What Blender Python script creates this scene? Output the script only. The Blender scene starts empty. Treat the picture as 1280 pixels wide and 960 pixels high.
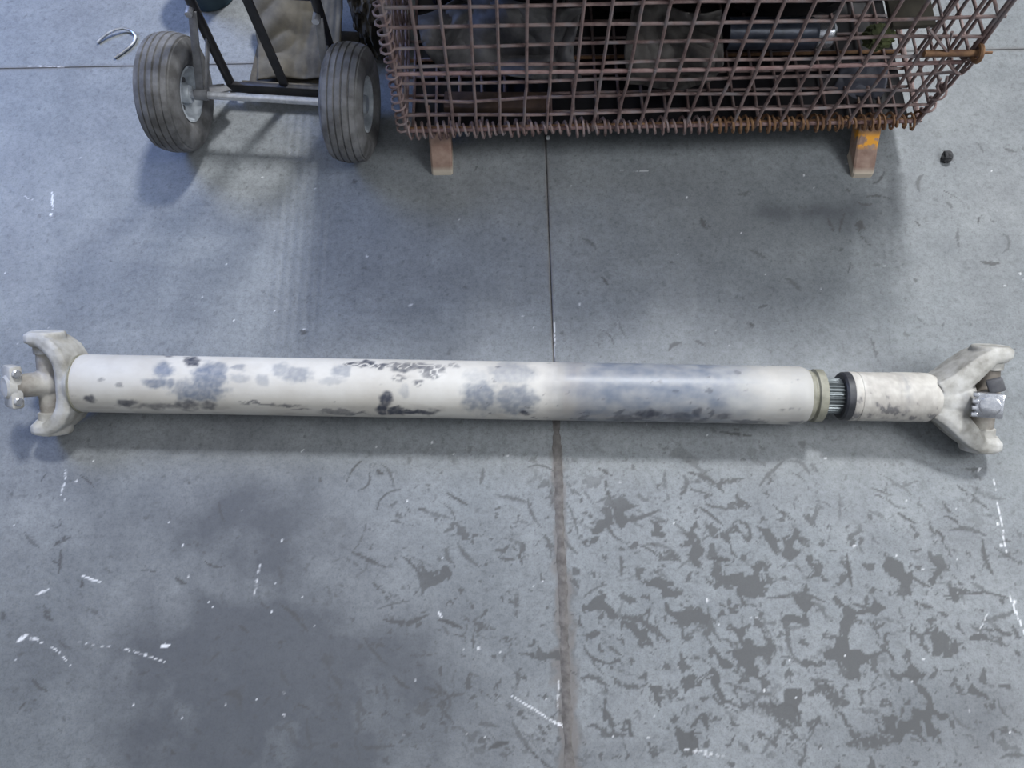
import bpy, bmesh, math, random
import numpy as np
from mathutils import Vector, Matrix, noise as mnoise

random.seed(7); rng = np.random.default_rng(11)
scene = bpy.context.scene
COL = scene.collection

# ------------------------------------------------------------------ camera
FPX, CAM_H = 1020.0, 1.62                    # focal length in pixels of the 1280x960 frame
TILT, ROLL = math.radians(19.693), math.radians(-1.0987)
cam_d = bpy.data.cameras.new('camera'); cam = bpy.data.objects.new('camera', cam_d); COL.objects.link(cam)
cam_d.sensor_fit = 'HORIZONTAL'; cam_d.sensor_width = 36.0; cam_d.lens = 36.0 * FPX / 1280.0
cam_d.clip_start = 0.02
CAM_R = Matrix.Rotation(TILT, 3, 'X') @ Matrix.Rotation(ROLL, 3, 'Z')
M4 = CAM_R.to_4x4(); M4.translation = Vector((0, 0, CAM_H)); cam.matrix_world = M4
scene.camera = cam

# ------------------------------------------------------------------ world, lamps, exposure
w = bpy.data.worlds.new('world'); scene.world = w; w.use_nodes = True
w.node_tree.nodes['Background'].inputs[0].default_value = (0.78, 0.82, 0.88, 1)
w.node_tree.nodes['Background'].inputs[1].default_value = 0.70

def area(name, loc, target, sx, sy, power, col):
    d = bpy.data.lights.new(name, 'AREA'); d.shape = 'RECTANGLE'; d.size = sx; d.size_y = sy
    d.energy = power; d.color = col
    o = bpy.data.objects.new(name, d); COL.objects.link(o); o.location = loc
    o.rotation_euler = (Vector(target) - Vector(loc)).to_track_quat('-Z', 'Y').to_euler() if target else (0, 0, 0)
    return o
# a hall fixture of five fluorescent tubes hung eight metres up behind the wire container
for k in range(5):
    area('hall_tube_lamp', (1.8 + (k - 2) * 0.17, 5.06, 8.0), None, 0.05, 1.1, 170, (0.97, 0.985, 1.0))
# cool daylight from a high window on the left side of the hall
wd_l = area('window_daylight', (-3.2, 2.7, 2.4), (-1.3, 1.5, 0), 1.6, 1.2, 13, (0.22, 0.40, 1.0))
# added soft fill with no known fixture, pooling light on the right floor
sl = area('side_fill', (2.4, 0.1, 3.0), (0.48, 0.62, 0), 1.3, 1.3, 9.5, (0.96, 0.985, 1.0)); sl.data.spread = math.radians(62)
wd_l.data.spread = math.radians(60)
vs = scene.view_settings
vs.view_transform = 'Standard'; vs.look = 'None'; vs.gamma = 1.0; vs.use_curve_mapping = False
vs.exposure = 0.0

# ------------------------------------------------------------------ helpers
CR = np.array(CAM_R)
def project(P):
    q = (np.asarray(P, float) - np.array([0, 0, CAM_H])) @ CR
    return 640 + FPX * q[..., 0] / -q[..., 2], 480 - FPX * q[..., 1] / -q[..., 2]
def ray(px, py):
    return CR @ np.array([(px - 640) / FPX, -(py - 480) / FPX, -1.0])
def at_z(px, py, z=0.0):
    d = ray(px, py); return Vector((0, 0, CAM_H)) + Vector(d) * float((z - CAM_H) / d[2])
def at_y(px, py, y):
    d = ray(px, py); return Vector((0, 0, CAM_H)) + Vector(d) * float(y / d[1])

def tag(o, label=None, cat=None, group=None, kind=None):
    if label: o['label'] = label
    if cat: o['category'] = cat
    if group: o['group'] = group
    if kind: o['kind'] = kind
    return o
def empty(name, loc, rz=0.0, label=None, cat=None, group=None):
    o = bpy.data.objects.new(name, None); COL.objects.link(o)
    o.location = loc; o.rotation_euler = (0, 0, rz); o.empty_display_size = 0.05
    return tag(o, label, cat, group)
def mesh_of(name, v, f, smooth=True):
    m = bpy.data.meshes.new(name); m.from_pydata([tuple(p) for p in v], [], f); m.update()
    if smooth:
        m.polygons.foreach_set('use_smooth', [True] * len(m.polygons))
    return m
def obj(name, mesh, mat=None, parent=None, autosmooth=None):
    o = bpy.data.objects.new(name, mesh); COL.objects.link(o)
    if mat and not mesh.materials: mesh.materials.append(mat)
    if parent: o.parent = parent
    if autosmooth:
        mesh.set_sharp_from_angle(angle=math.radians(autosmooth))
    return o

class MB:
    """collects shapes into one mesh"""
    def __init__(s): s.v = []; s.f = []
    def add(s, v, f):
        n = len(s.v); s.v += [Vector(p) for p in v]; s.f += [tuple(i + n for i in q) for q in f]; return s
    def box(s, c, h, rot=None, bev=0.0):
        c = Vector(c); R = rot or Matrix.Identity(3)
        if bev <= 0:
            v = [c + R @ Vector((h[0]*x, h[1]*y, h[2]*z)) for x in (-1, 1) for y in (-1, 1) for z in (-1, 1)]
            return s.add(v, [(0,1,3,2),(4,6,7,5),(0,4,5,1),(2,3,7,6),(0,2,6,4),(1,5,7,3)])
        bm = bmesh.new(); bmesh.ops.create_cube(bm, size=2.0)
        for q in bm.verts: q.co = Vector((q.co.x*h[0], q.co.y*h[1], q.co.z*h[2]))
        bmesh.ops.bevel(bm, geom=list(bm.edges), offset=bev, segments=2, affect='EDGES', profile=0.5)
        bm.verts.index_update()
        s.add([c + R @ q.co for q in bm.verts], [tuple(x.index for x in q.verts) for q in bm.faces]); bm.free(); return s
    def tube(s, pts, r, n=8, cap=True):
        pts = [Vector(p) for p in pts]; N = len(pts)
        rs = r if isinstance(r, (list, tuple)) else [r] * N
        t0 = (pts[1] - pts[0]).normalized()
        up = Vector((0, 0, 1)) if abs(t0.z) < 0.9 else Vector((1, 0, 0))
        u = t0.cross(up).normalized(); v = []
        for i, p in enumerate(pts):
            a = pts[max(i - 1, 0)]; b = pts[min(i + 1, N - 1)]; t = (b - a)
            t = t.normalized() if t.length > 1e-9 else t0
            u = (u - t * u.dot(t)).normalized(); w_ = t.cross(u)
            for k in range(n):
                A = 2 * math.pi * k / n
                v.append(p + (u * math.cos(A) + w_ * math.sin(A)) * rs[i])
        f = [(i*n + k, i*n + (k+1) % n, (i+1)*n + (k+1) % n, (i+1)*n + k) for i in range(N-1) for k in range(n)]
        if cap: f += [tuple(range(n))[::-1], tuple(range((N-1)*n, N*n))]
        return s.add(v, f)
    def lathe(s, prof, n=32, axis='X', origin=(0, 0, 0), cap=True, frame=None):
        """prof: list of (along, radius)"""
        o = Vector(origin)
        if frame: A, U, W = [Vector(q) for q in frame]
        else: A, U, W = {'X': ((1,0,0),(0,1,0),(0,0,1)), 'Y': ((0,1,0),(0,0,1),(1,0,0)), 'Z': ((0,0,1),(1,0,0),(0,1,0))}[axis]; A, U, W = Vector(A), Vector(U), Vector(W)
        v = []
        for a, r in prof:
            for k in range(n):
                t = 2 * math.pi * k / n; v.append(o + A*a + (U*math.cos(t) + W*math.sin(t)) * r)
        f = [(i*n + k, i*n + (k+1) % n, (i+1)*n + (k+1) % n, (i+1)*n + k) for i in range(len(prof)-1) for k in range(n)]
        if cap: f += [tuple(range(n))[::-1], tuple(range((len(prof)-1)*n, len(prof)*n))]
        return s.add(v, f)
    def mesh(s, name, smooth=True): return mesh_of(name, s.v, s.f, smooth)
    def build(s, name, mat, parent=None, smooth=True, sharp=40):
        return obj(name, s.mesh(name, smooth), mat, parent, sharp if smooth else None)

def cast(mb, name, mat, parent, voxel=0.003, it=6):
    """fuse the collected solids into one continuous cast surface"""
    t = bpy.data.objects.new('tmp', mb.mesh('tmp')); COL.objects.link(t)
    r = t.modifiers.new('r', 'REMESH'); r.mode = 'VOXEL'; r.voxel_size = voxel
    sm = t.modifiers.new('s', 'SMOOTH'); sm.iterations = it; sm.factor = 0.5
    m = bpy.data.meshes.new_from_object(t.evaluated_get(bpy.context.evaluated_depsgraph_get()))
    old = t.data; bpy.data.objects.remove(t); bpy.data.meshes.remove(old)
    m.name = name; m.materials.clear(); m.polygons.foreach_set('use_smooth', [True] * len(m.polygons))
    return obj(name, m, mat, parent)

# ------------------------------------------------------------------ 2-D noise in numpy
_perm = rng.permutation(512)
def perlin(x, y, seed=0):
    xi = np.floor(x).astype(int); yi = np.floor(y).astype(int); xf = x - xi; yf = y - yi
    u = xf*xf*xf*(xf*(xf*6-15)+10); v = yf*yf*yf*(yf*(yf*6-15)+10)
    def g(ix, iy, dx, dy):
        h = _perm[(_perm[(ix + seed*37) & 511] + iy) & 511] * (2*np.pi/512)
        return np.cos(h)*dx + np.sin(h)*dy
    a = g(xi, yi, xf, yf); b = g(xi+1, yi, xf-1, yf); c = g(xi, yi+1, xf, yf-1); d = g(xi+1, yi+1, xf-1, yf-1)
    return (a + u*(b-a)) * (1-v) + (c + u*(d-c)) * v
def fbm(x, y, o=4, seed=0):
    s = 0; a = 1.0
    for k in range(o): s = s + a*perlin(x*2**k, y*2**k, seed+k); a *= 0.55
    return s
def sstep(a, b, x):
    t = np.clip((x-a)/(b-a), 0, 1); return t*t*(3-2*t)

# ------------------------------------------------------------------ materials
def new_mat(name):
    m = bpy.data.materials.new(name); m.use_nodes = True
    nt = m.node_tree; b = nt.nodes['Principled BSDF']
    return m, nt, b
def N(nt, t, **kw):
    n = nt.nodes.new(t)
    for k, v in kw.items(): setattr(n, k, v)
    return n
def noise_tex(nt, scale, detail=4, rough=0.6, coord='Object', vec=None):
    tc = N(nt, 'ShaderNodeTexCoord'); n = N(nt, 'ShaderNodeTexNoise')
    n.inputs['Scale'].default_value = scale; n.inputs['Detail'].default_value = detail; n.inputs['Roughness'].default_value = rough
    nt.links.new(vec or tc.outputs[coord], n.inputs['Vector']); return n
def ramp(nt, fac, stops):
    r = N(nt, 'ShaderNodeValToRGB'); e = r.color_ramp.elements
    e[0].position, e[0].color = stops[0][0], (*stops[0][1], 1)
    e[1].position, e[1].color = stops[-1][0], (*stops[-1][1], 1)
    for p, c in stops[1:-1]:
        x = e.new(p); x.color = (*c, 1)
    nt.links.new(fac, r.inputs[0]); return r
def mix(nt, fac, a, b):
    m = N(nt, 'ShaderNodeMix', data_type='RGBA')
    for s, x in ((0, fac), (6, a), (7, b)):
        if hasattr(x, 'is_linked'): nt.links.new(x, m.inputs[s])
        elif s == 0: m.inputs[0].default_value = x
        else: m.inputs[s].default_value = (*x, 1)
    return m.outputs[2]
def bump(nt, b, h, strength=0.3, dist=0.002):
    n = N(nt, 'ShaderNodeBump'); n.inputs['Strength'].default_value = strength; n.inputs['Distance'].default_value = dist
    nt.links.new(h, n.inputs['Height']); nt.links.new(n.outputs[0], b.inputs['Normal'])
def simple(name, c1, c2, scale=30, rough=0.6, metal=0.0, bs=0.25, bd=0.001, lo=0.35, hi=0.65, c3=None):
    m, nt, b = new_mat(name)
    n = noise_tex(nt, scale, 5)
    st = [(lo, c1), (hi, c2)] if c3 is None else [(lo, c1), ((lo+hi)/2, c2), (hi, c3)]
    r = ramp(nt, n.outputs[0], st); nt.links.new(r.outputs[0], b.inputs['Base Color'])
    b.inputs['Roughness'].default_value = rough; b.inputs['Metallic'].default_value = metal
    if bs: bump(nt, b, noise_tex(nt, scale*3, 3).outputs[0], bs, bd)
    return m

M_rust = simple('rusty_wire', (0.135, 0.085, 0.08), (0.25, 0.18, 0.17), 25, 0.7, 0.0, 0.5, 0.001, c3=(0.235, 0.205, 0.21))
M_rust2 = simple('bright_rust', (0.12, 0.06, 0.035), (0.30, 0.17, 0.085), 40, 0.8, 0, 0.5, 0.001)
M_rod = simple('rust_rod', (0.21, 0.12, 0.115), (0.36, 0.25, 0.24), 30, 0.75, 0, 0.4, 0.001)
M_black = simple('black_paint', (0.012, 0.012, 0.016), (0.03, 0.028, 0.03), 20, 0.45, 0, 0.2)
M_flat = simple('grey_flat_bar', (0.15, 0.15, 0.16), (0.26, 0.265, 0.28), 30, 0.5, 0.2, 0.2)
M_zinc = simple('bright_axle', (0.5, 0.51, 0.54), (0.75, 0.76, 0.8), 60, 0.32, 0.6, 0.15)
M_rim = simple('white_rim', (0.42, 0.46, 0.5), (0.68, 0.72, 0.76), 45, 0.45, 0.15, 0.2)
M_tyre = simple('tyre_rubber', (0.085, 0.083, 0.082), (0.215, 0.215, 0.22), 22, 0.8, 0, 0.35)
M_bag1 = simple('grey_plastic', (0.03, 0.03, 0.032), (0.16, 0.155, 0.16), 12, 0.6, 0, 0.2)
M_bag2 = simple('black_plastic', (0.006, 0.006, 0.008), (0.018, 0.017, 0.02), 12, 0.4, 0, 0.2)
M_bag3 = simple('sooty_plastic', (0.035, 0.032, 0.030), (0.15, 0.138, 0.13), 14, 0.6, 0, 0.2)
M_bluebag = simple('bluish_plastic', (0.04, 0.044, 0.06), (0.11, 0.115, 0.15), 14, 0.6, 0, 0.2)
M_brownbag = simple('brown_sack', (0.065, 0.058, 0.046), (0.15, 0.135, 0.105), 14, 0.85, 0, 0.3)
M_burlap = simple('dark_brown_cloth', (0.02, 0.018, 0.016), (0.11, 0.095, 0.07), 16, 0.9, 0, 0.4)
M_navy = simple('blue_black_steel', (0.02, 0.026, 0.04), (0.06, 0.07, 0.10), 20, 0.3, 0.3, 0.1)
M_chrome = simple('bare_steel', (0.55, 0.57, 0.62), (0.85, 0.86, 0.9), 70, 0.22, 0.85, 0.25)
M_green = simple('olive_cloth', (0.035, 0.042, 0.02), (0.11, 0.13, 0.05), 25, 0.85, 0, 0.3)
M_olive = simple('olive_board', (0.04, 0.035, 0.027), (0.085, 0.075, 0.057), 18, 0.8, 0, 0.2)
M_plank = simple('brown_plank', (0.035, 0.022, 0.017), (0.085, 0.052, 0.038), 20, 0.85, 0, 0.3)
M_can = simple('teal_can', (0.012, 0.03, 0.05), (0.03, 0.06, 0.075), 20, 0.4, 0, 0.1)
M_stone = simple('dark_stone', (0.02, 0.021, 0.024), (0.07, 0.07, 0.075), 60, 0.9, 0, 0.6, 0.003)
M_white = simple('white_pellet', (0.75, 0.76, 0.78), (0.85, 0.86, 0.88), 60, 0.5, 0, 0)
M_wire = simple('steel_hook_wire', (0.35, 0.36, 0.38), (0.75, 0.77, 0.8), 50, 0.28, 0.8, 0.1)
M_cast = simple('dusty_cast_iron', (0.25, 0.24, 0.215), (0.42, 0.41, 0.385), 18, 0.6, 0.0, 0.35, 0.002, c3=(0.56, 0.555, 0.54))
M_castbrown = simple('dusty_brown_cross', (0.17, 0.15, 0.13), (0.50, 0.48, 0.44), 14, 0.6, 0.1, 0.3, 0.002)
M_olring = simple('olive_ring', (0.19, 0.185, 0.145), (0.33, 0.32, 0.26), 30, 0.6, 0, 0.25)
M_spline = simple('dark_spline_steel', (0.10, 0.115, 0.12), (0.20, 0.22, 0.23), 30, 0.28, 0.6, 0.15)
M_seal = simple('black_seal', (0.015, 0.016, 0.02), (0.05, 0.052, 0.06), 40, 0.5, 0, 0.1)
M_dark = simple('dark_lug', (0.06, 0.062, 0.07), (0.13, 0.13, 0.14), 30, 0.6, 0.2, 0.2)

# legs of the container: rusty brown steel, optional orange paint splash low on the face
def leg_mat(name, splash):
    m, nt, b = new_mat(name)
    n = noise_tex(nt, 30, 5); r = ramp(nt, n.outputs[0], [(0.3, (0.22, 0.13, 0.10)), (0.7, (0.42, 0.30, 0.24))])
    col = r.outputs[0]
    tc = N(nt, 'ShaderNodeTexCoord'); sp = N(nt, 'ShaderNodeSeparateXYZ'); nt.links.new(tc.outputs['Object'], sp.inputs[0])
    def band(lo, hi, s):
        mr = N(nt, 'ShaderNodeMapRange'); nt.links.new(sp.outputs[2], mr.inputs[0])
        mr.inputs[1].default_value = lo; mr.inputs[2].default_value = hi; mr.inputs[3].default_value = s[0]; mr.inputs[4].default_value = s[1]
        return mr.outputs[0]
    col = mix(nt, band(0.012, 0.022, (0.75, 0.0)), col, (0.62, 0.56, 0.46))
    if splash:
        nn = noise_tex(nt, 45, 3)
        m1 = N(nt, 'ShaderNodeMath', operation='MULTIPLY'); nt.links.new(band(0.048, 0.056, (0, 1)), m1.inputs[0]); nt.links.new(band(0.070, 0.082, (1, 0)), m1.inputs[1])
        m2 = N(nt, 'ShaderNodeMath', operation='MULTIPLY'); nt.links.new(m1.outputs[0], m2.inputs[0])
        rr = ramp(nt, nn.outputs[0], [(0.42, (0, 0, 0)), (0.52, (1, 1, 1))]); nt.links.new(rr.outputs[0], m2.inputs[1])
        col = mix(nt, m2.outputs[0], col, (0.80, 0.36, 0.035))
    nt.links.new(col, b.inputs['Base Color']); b.inputs['Roughness'].default_value = 0.7
    bump(nt, b, noise_tex(nt, 90).outputs[0], 0.3, 0.001); return m
M_leg = leg_mat('rust_brown_leg', False); M_leg2 = leg_mat('rust_leg_orange_splash', True)

def floor_mat():
    m, nt, b = new_mat('worn_concrete')
    at = N(nt, 'ShaderNodeAttribute', attribute_name='marks'); sp = N(nt, 'ShaderNodeSeparateColor'); nt.links.new(at.outputs['Color'], sp.inputs[0])
    tc = N(nt, 'ShaderNodeTexCoord')
    big = noise_tex(nt, 1.6, 5, 0.6, 'Object'); fine = noise_tex(nt, 75, 8, 0.75); mid = noise_tex(nt, 11, 5, 0.65); grit = noise_tex(nt, 260, 3, 0.6)
    c = ramp(nt, big.outputs[0], [(0.3, (0.175, 0.192, 0.205)), (0.7, (0.258, 0.272, 0.283))]).outputs[0]
    f = ramp(nt, fine.outputs[0], [(0.30, (0.66, 0.66, 0.66)), (0.50, (0.97, 0.97, 0.97)), (0.72, (1.16, 1.16, 1.16))])
    mm = N(nt, 'ShaderNodeMix', data_type='RGBA', blend_type='MULTIPLY'); mm.inputs[0].default_value = 1.0
    nt.links.new(c, mm.inputs[6]); nt.links.new(f.outputs[0], mm.inputs[7]); c = mm.outputs[2]
    f2 = ramp(nt, mid.outputs[0], [(0.32, (0.86, 0.86, 0.87)), (0.68, (1.12, 1.12, 1.115))])
    mm = N(nt, 'ShaderNodeMix', data_type='RGBA', blend_type='MULTIPLY'); mm.inputs[0].default_value = 1.0
    nt.links.new(c, mm.inputs[6]); nt.links.new(f2.outputs[0], mm.inputs[7]); c = mm.outputs[2]
    g = ramp(nt, grit.outputs[0], [(0.30, (0.74, 0.74, 0.74)), (0.48, (1, 1, 1)), (0.75, (1.1, 1.1, 1.1))])
    mm = N(nt, 'ShaderNodeMix', data_type='RGBA', blend_type='MULTIPLY'); mm.inputs[0].default_value = 0.8
    nt.links.new(c, mm.inputs[6]); nt.links.new(g.outputs[0], mm.inputs[7]); c = mm.outputs[2]
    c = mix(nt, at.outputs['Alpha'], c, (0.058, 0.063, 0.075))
    c = mix(nt, sp.outputs[2], c, (0.145, 0.135, 0.13))
    c = mix(nt, sp.outputs[0], c, (0.070, 0.071, 0.073))
    c = mix(nt, sp.outputs[1], c, (0.82, 0.83, 0.86))
    nt.links.new(c, b.inputs['Base Color'])
    ro = ramp(nt, fine.outputs[0], [(0.3, (0.5, 0.5, 0.5)), (0.7, (0.68, 0.68, 0.68))]); nt.links.new(ro.outputs[0], b.inputs['Roughness'])
    b.inputs['Specular IOR Level'].default_value = 0.35
    bump(nt, b, fine.outputs[0], 0.12, 0.002); return m
M_floor = floor_mat()
M_joint = simple('joint_dirt', (0.085, 0.080, 0.079), (0.16, 0.152, 0.148), 60, 0.9, 0, 0.5)

def shaft_mat():
    m, nt, b = new_mat('worn_cream_paint')
    at = N(nt, 'ShaderNodeAttribute', attribute_name='wear'); sp = N(nt, 'ShaderNodeSeparateColor'); nt.links.new(at.outputs['Color'], sp.inputs[0])
    n = noise_tex(nt, 9, 5); c = ramp(nt, n.outputs[0], [(0.3, (0.50, 0.475, 0.43)), (0.7, (0.62, 0.605, 0.57))]).outputs[0]
    c = mix(nt, sp.outputs[0], c, (0.15, 0.175, 0.222))
    c = mix(nt, sp.outputs[2], c, (0.36, 0.335, 0.31))
    c = mix(nt, sp.outputs[1], c, (0.055, 0.06, 0.08))
    nt.links.new(c, b.inputs['Base Color'])
    mr = N(nt, 'ShaderNodeMapRange'); nt.links.new(sp.outputs[0], mr.inputs[0]); mr.inputs[3].default_value = 0.6; mr.inputs[4].default_value = 0.38
    nt.links.new(mr.outputs[0], b.inputs['Roughness'])
    bump(nt, b, noise_tex(nt, 120).outputs[0], 0.12, 0.001); return m
M_tube = shaft_mat()

# ================================================================== FLOOR
JX, JY, GAP = 0.090, 1.429, 0.0012
floor = MB().box((0.0, 0.5, -0.0525), (8.2, 6.7, 0.05)).build('floor', M_joint, smooth=False)
tag(floor, 'worn grey concrete floor with saw-cut joints under the drive shaft', 'floor', kind='structure')

M_unseen_wall = simple('unseen_hall_wall', (0.20, 0.205, 0.21), (0.28, 0.285, 0.29), 3, 0.9, 0, 0)  # unseen roofless walls, added to block low-angle ambient light
for nm, c, h in (('unseen_wall_back', (0, 7.1, 2.7), (8.2, .1, 2.75)), ('unseen_wall_front', (0, -6.1, 2.7), (8.2, .1, 2.75)), ('unseen_wall_left', (-8.1, .5, 2.7), (.1, 6.5, 2.75)), ('unseen_wall_right', (8.1, .5, 2.7), (.1, 6.5, 2.75))):
    tag(MB().box(c, h).build(nm, M_unseen_wall, smooth=False), 'added plain grey light-blocking ' + nm.replace('_', ' '), 'wall', kind='structure')
STEP = 0.003
gx = np.concatenate([np.linspace(-8, -1.40, 10)[:-1], np.arange(-1.40, 1.42, STEP), np.linspace(1.43, 8, 10)])
gy = np.concatenate([np.linspace(-6, -0.26, 10)[:-1], np.arange(-0.26, 1.74, STEP), np.linspace(1.75, 7, 10)])
X, Y = np.meshgrid(gx, gy, indexing='ij')
PX, PY = project(np.stack([X, Y, np.zeros_like(X)], -1))
inview = (np.abs(X) < 1.41) & (Y > -0.27) & (Y < 1.75)
dark = np.zeros_like(X); white = np.zeros_like(X); brown = np.zeros_like(X); broad = np.zeros_like(X)
def g2(cx, cy, rx, ry): return np.exp(-((PX-cx)/rx)**2 - ((PY-cy)/ry)**2)
# grime and smears, with the lower-left shade and dim corners painted in
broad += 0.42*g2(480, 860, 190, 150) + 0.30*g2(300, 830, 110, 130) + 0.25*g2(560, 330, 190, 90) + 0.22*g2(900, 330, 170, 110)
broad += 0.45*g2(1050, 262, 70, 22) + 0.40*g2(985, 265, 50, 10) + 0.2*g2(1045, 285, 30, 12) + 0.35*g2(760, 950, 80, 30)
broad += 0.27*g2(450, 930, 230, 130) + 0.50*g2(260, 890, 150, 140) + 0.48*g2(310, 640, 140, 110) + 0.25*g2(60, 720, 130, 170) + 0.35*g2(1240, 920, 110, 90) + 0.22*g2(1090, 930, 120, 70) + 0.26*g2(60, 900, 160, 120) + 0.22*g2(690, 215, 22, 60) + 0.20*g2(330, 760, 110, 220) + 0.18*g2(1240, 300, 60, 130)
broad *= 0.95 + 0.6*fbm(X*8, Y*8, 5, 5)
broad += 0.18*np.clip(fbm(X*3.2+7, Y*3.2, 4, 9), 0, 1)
# mottled oil-stained patches, thickest in the lower right
dens = 0.95*g2(930, 830, 260, 170) + 0.6*g2(860, 690, 140, 110) + 0.45*g2(560, 700, 130, 130) + 0.5*g2(1130, 850, 160, 130) + 0.3*g2(430, 900, 200, 90) + 0.25*g2(1180, 780, 120, 120)
nz = fbm(X*15 + 0.5*fbm(X*20, Y*20, 2, 3), Y*15 + 0.5*fbm(X*20+9, Y*20, 2, 3), 5, 21)
dark = np.maximum(dark, 0.86*sstep(0.50, 0.55, nz + 0.30*np.clip(dens, 0, 1.15)) * np.clip(dens*1.8, 0, 1))
nz2 = fbm(X*40 + 0.35*fbm(X*30, Y*30, 2, 83), Y*40 + 0.35*fbm(X*30+9, Y*30, 2, 83), 4, 91)
dark = np.maximum(dark, 0.80*sstep(0.54, 0.60, nz2 + 0.24*np.clip(dens, 0, 1.1)) * np.clip(dens*1.8 + 0.35, 0, 1))
nz3 = np.abs(fbm(X*11+5, Y*15, 4, 101))
dark = np.maximum(dark, 0.40*(1-sstep(0.012, 0.05, nz3))*sstep(0.05, 0.35, fbm(X*7, Y*7, 3, 111))*np.clip(dens*1.6+0.1, 0, 1))
# fine speckle over the whole floor
sp_ = fbm(X*60, Y*60, 3, 31)
dark = np.maximum(dark, 0.45*sstep(0.52, 0.66, sp_ + 0.12*fbm(X*4, Y*4, 2, 40)))

ix0 = 9; iy0 = 9; nxd = len(np.arange(-1.40, 1.42, STEP)); nyd = len(np.arange(-0.26, 1.74, STEP))
def stroke(ch, pts, wid, val, breakup=0.0, seed=0):
    """pts in world metres; soft stroke of half-width wid"""
    pts = np.asarray(pts, float)
    a = pts.min(0) - wid*3; b = pts.max(0) + wid*3
    i0 = max(int((a[0]+1.40)/STEP), 0)+ix0; i1 = min(int((b[0]+1.40)/STEP)+2, nxd)+ix0
    j0 = max(int((a[1]+0.26)/STEP), 0)+iy0; j1 = min(int((b[1]+0.26)/STEP)+2, nyd)+iy0
    if i1 <= i0 or j1 <= j0: return
    x = X[i0:i1, j0:j1]; y = Y[i0:i1, j0:j1]; d = np.full(x.shape, 99.0); n_ = len(pts)-1
    if len(pts) == 1: d = np.hypot(x-pts[0,0], y-pts[0,1])/wid
    for i_, (p, q) in enumerate(zip(pts[:-1], pts[1:])):
        e = q-p; L = max((e@e), 1e-12); t = np.clip(((x-p[0])*e[0]+(y-p[1])*e[1])/L, 0, 1)
        tp_ = 1 - 0.72*np.abs(2*(i_+t)/n_ - 1)**1.5
        d = np.minimum(d, np.hypot(x-p[0]-t*e[0], y-p[1]-t*e[1])/(wid*tp_))
    d = d + 0.9*perlin(x*170+seed, y*170, 3) + 0.5*perlin(x*330+seed, y*330, 4)
    m = val*(1-sstep(0.6, 1.3, d))
    if breakup: m = m*sstep(breakup-0.25, breakup+0.15, perlin(x*120+seed*3, y*120, 8)+0.45)
    ch[i0:i1, j0:j1] = np.maximum(ch[i0:i1, j0:j1], m)
def pxs(*p): return [tuple(at_z(a, b, 0)[:2]) for a, b in p]
# dark scuffs
for k in range(330):
    if k < 250: cx, cy = rng.uniform(430, 1270), rng.uniform(580, 955)
    elif k < 290: cx, cy = rng.uniform(0, 430), rng.uniform(590, 955)
    else: cx, cy = rng.uniform(720, 1270), rng.uniform(180, 440)
    L = rng.uniform(5, 26) * (0.6 if k > 250 else 1.0); a = rng.uniform(0, math.pi) if rng.random() < .5 else rng.normal(0.65, .35); c = rng.normal(0, 0.25)
    pts = [(cx + math.cos(a + c*t)*L*t, cy + math.sin(a + c*t)*L*t) for t in (-1, -.5, 0, .5, 1)]
    stroke(dark, pxs(*pts), rng.uniform(0.0016, 0.0060), rng.uniform(0.5, 0.95), 0.35 if rng.random() < .5 else 0, k)
for k in range(170):                                   # dark dots
    cx, cy = rng.uniform(0, 1280), rng.uniform(180, 950)
    stroke(dark, pxs((cx, cy)), rng.uniform(0.0018, 0.0045), rng.uniform(0.35, 0.75), 0, k)
for p, wd in [([(860,590),(885,598),(905,615)], .006), ([(895,605),(930,598)], .005), ([(960,748),(1005,742),(1030,752)], .005), ([(1105,702),(1140,722),(1165,735)], .004),
              ([(770,770),(800,775),(825,795)], .008), ([(350,755),(370,770),(385,790)], .004), ([(440,690),(460,700),(485,710)], .005), ([(955,790),(965,810),(960,830)], .010),
              ([(380,412),(378,418)], .009), ([(443,227)], .006), ([(1075,282)], .012), ([(480,775),(510,780),(535,768)], .006), ([(1120,640),(1145,655)], .004), ([(1180,745),(1230,740),(1265,748)], .003),
              ([(950,880),(985,895),(1000,905)], .018), ([(1035,870),(1060,880)], .014), ([(1060,930),(1120,925)], .014), ([(830,690),(850,700)], .010), ([(900,540),(940,545)], .004)]:
    stroke(dark, pxs(*p), wd, 0.85, 0.15, wd*1e4)
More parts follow.
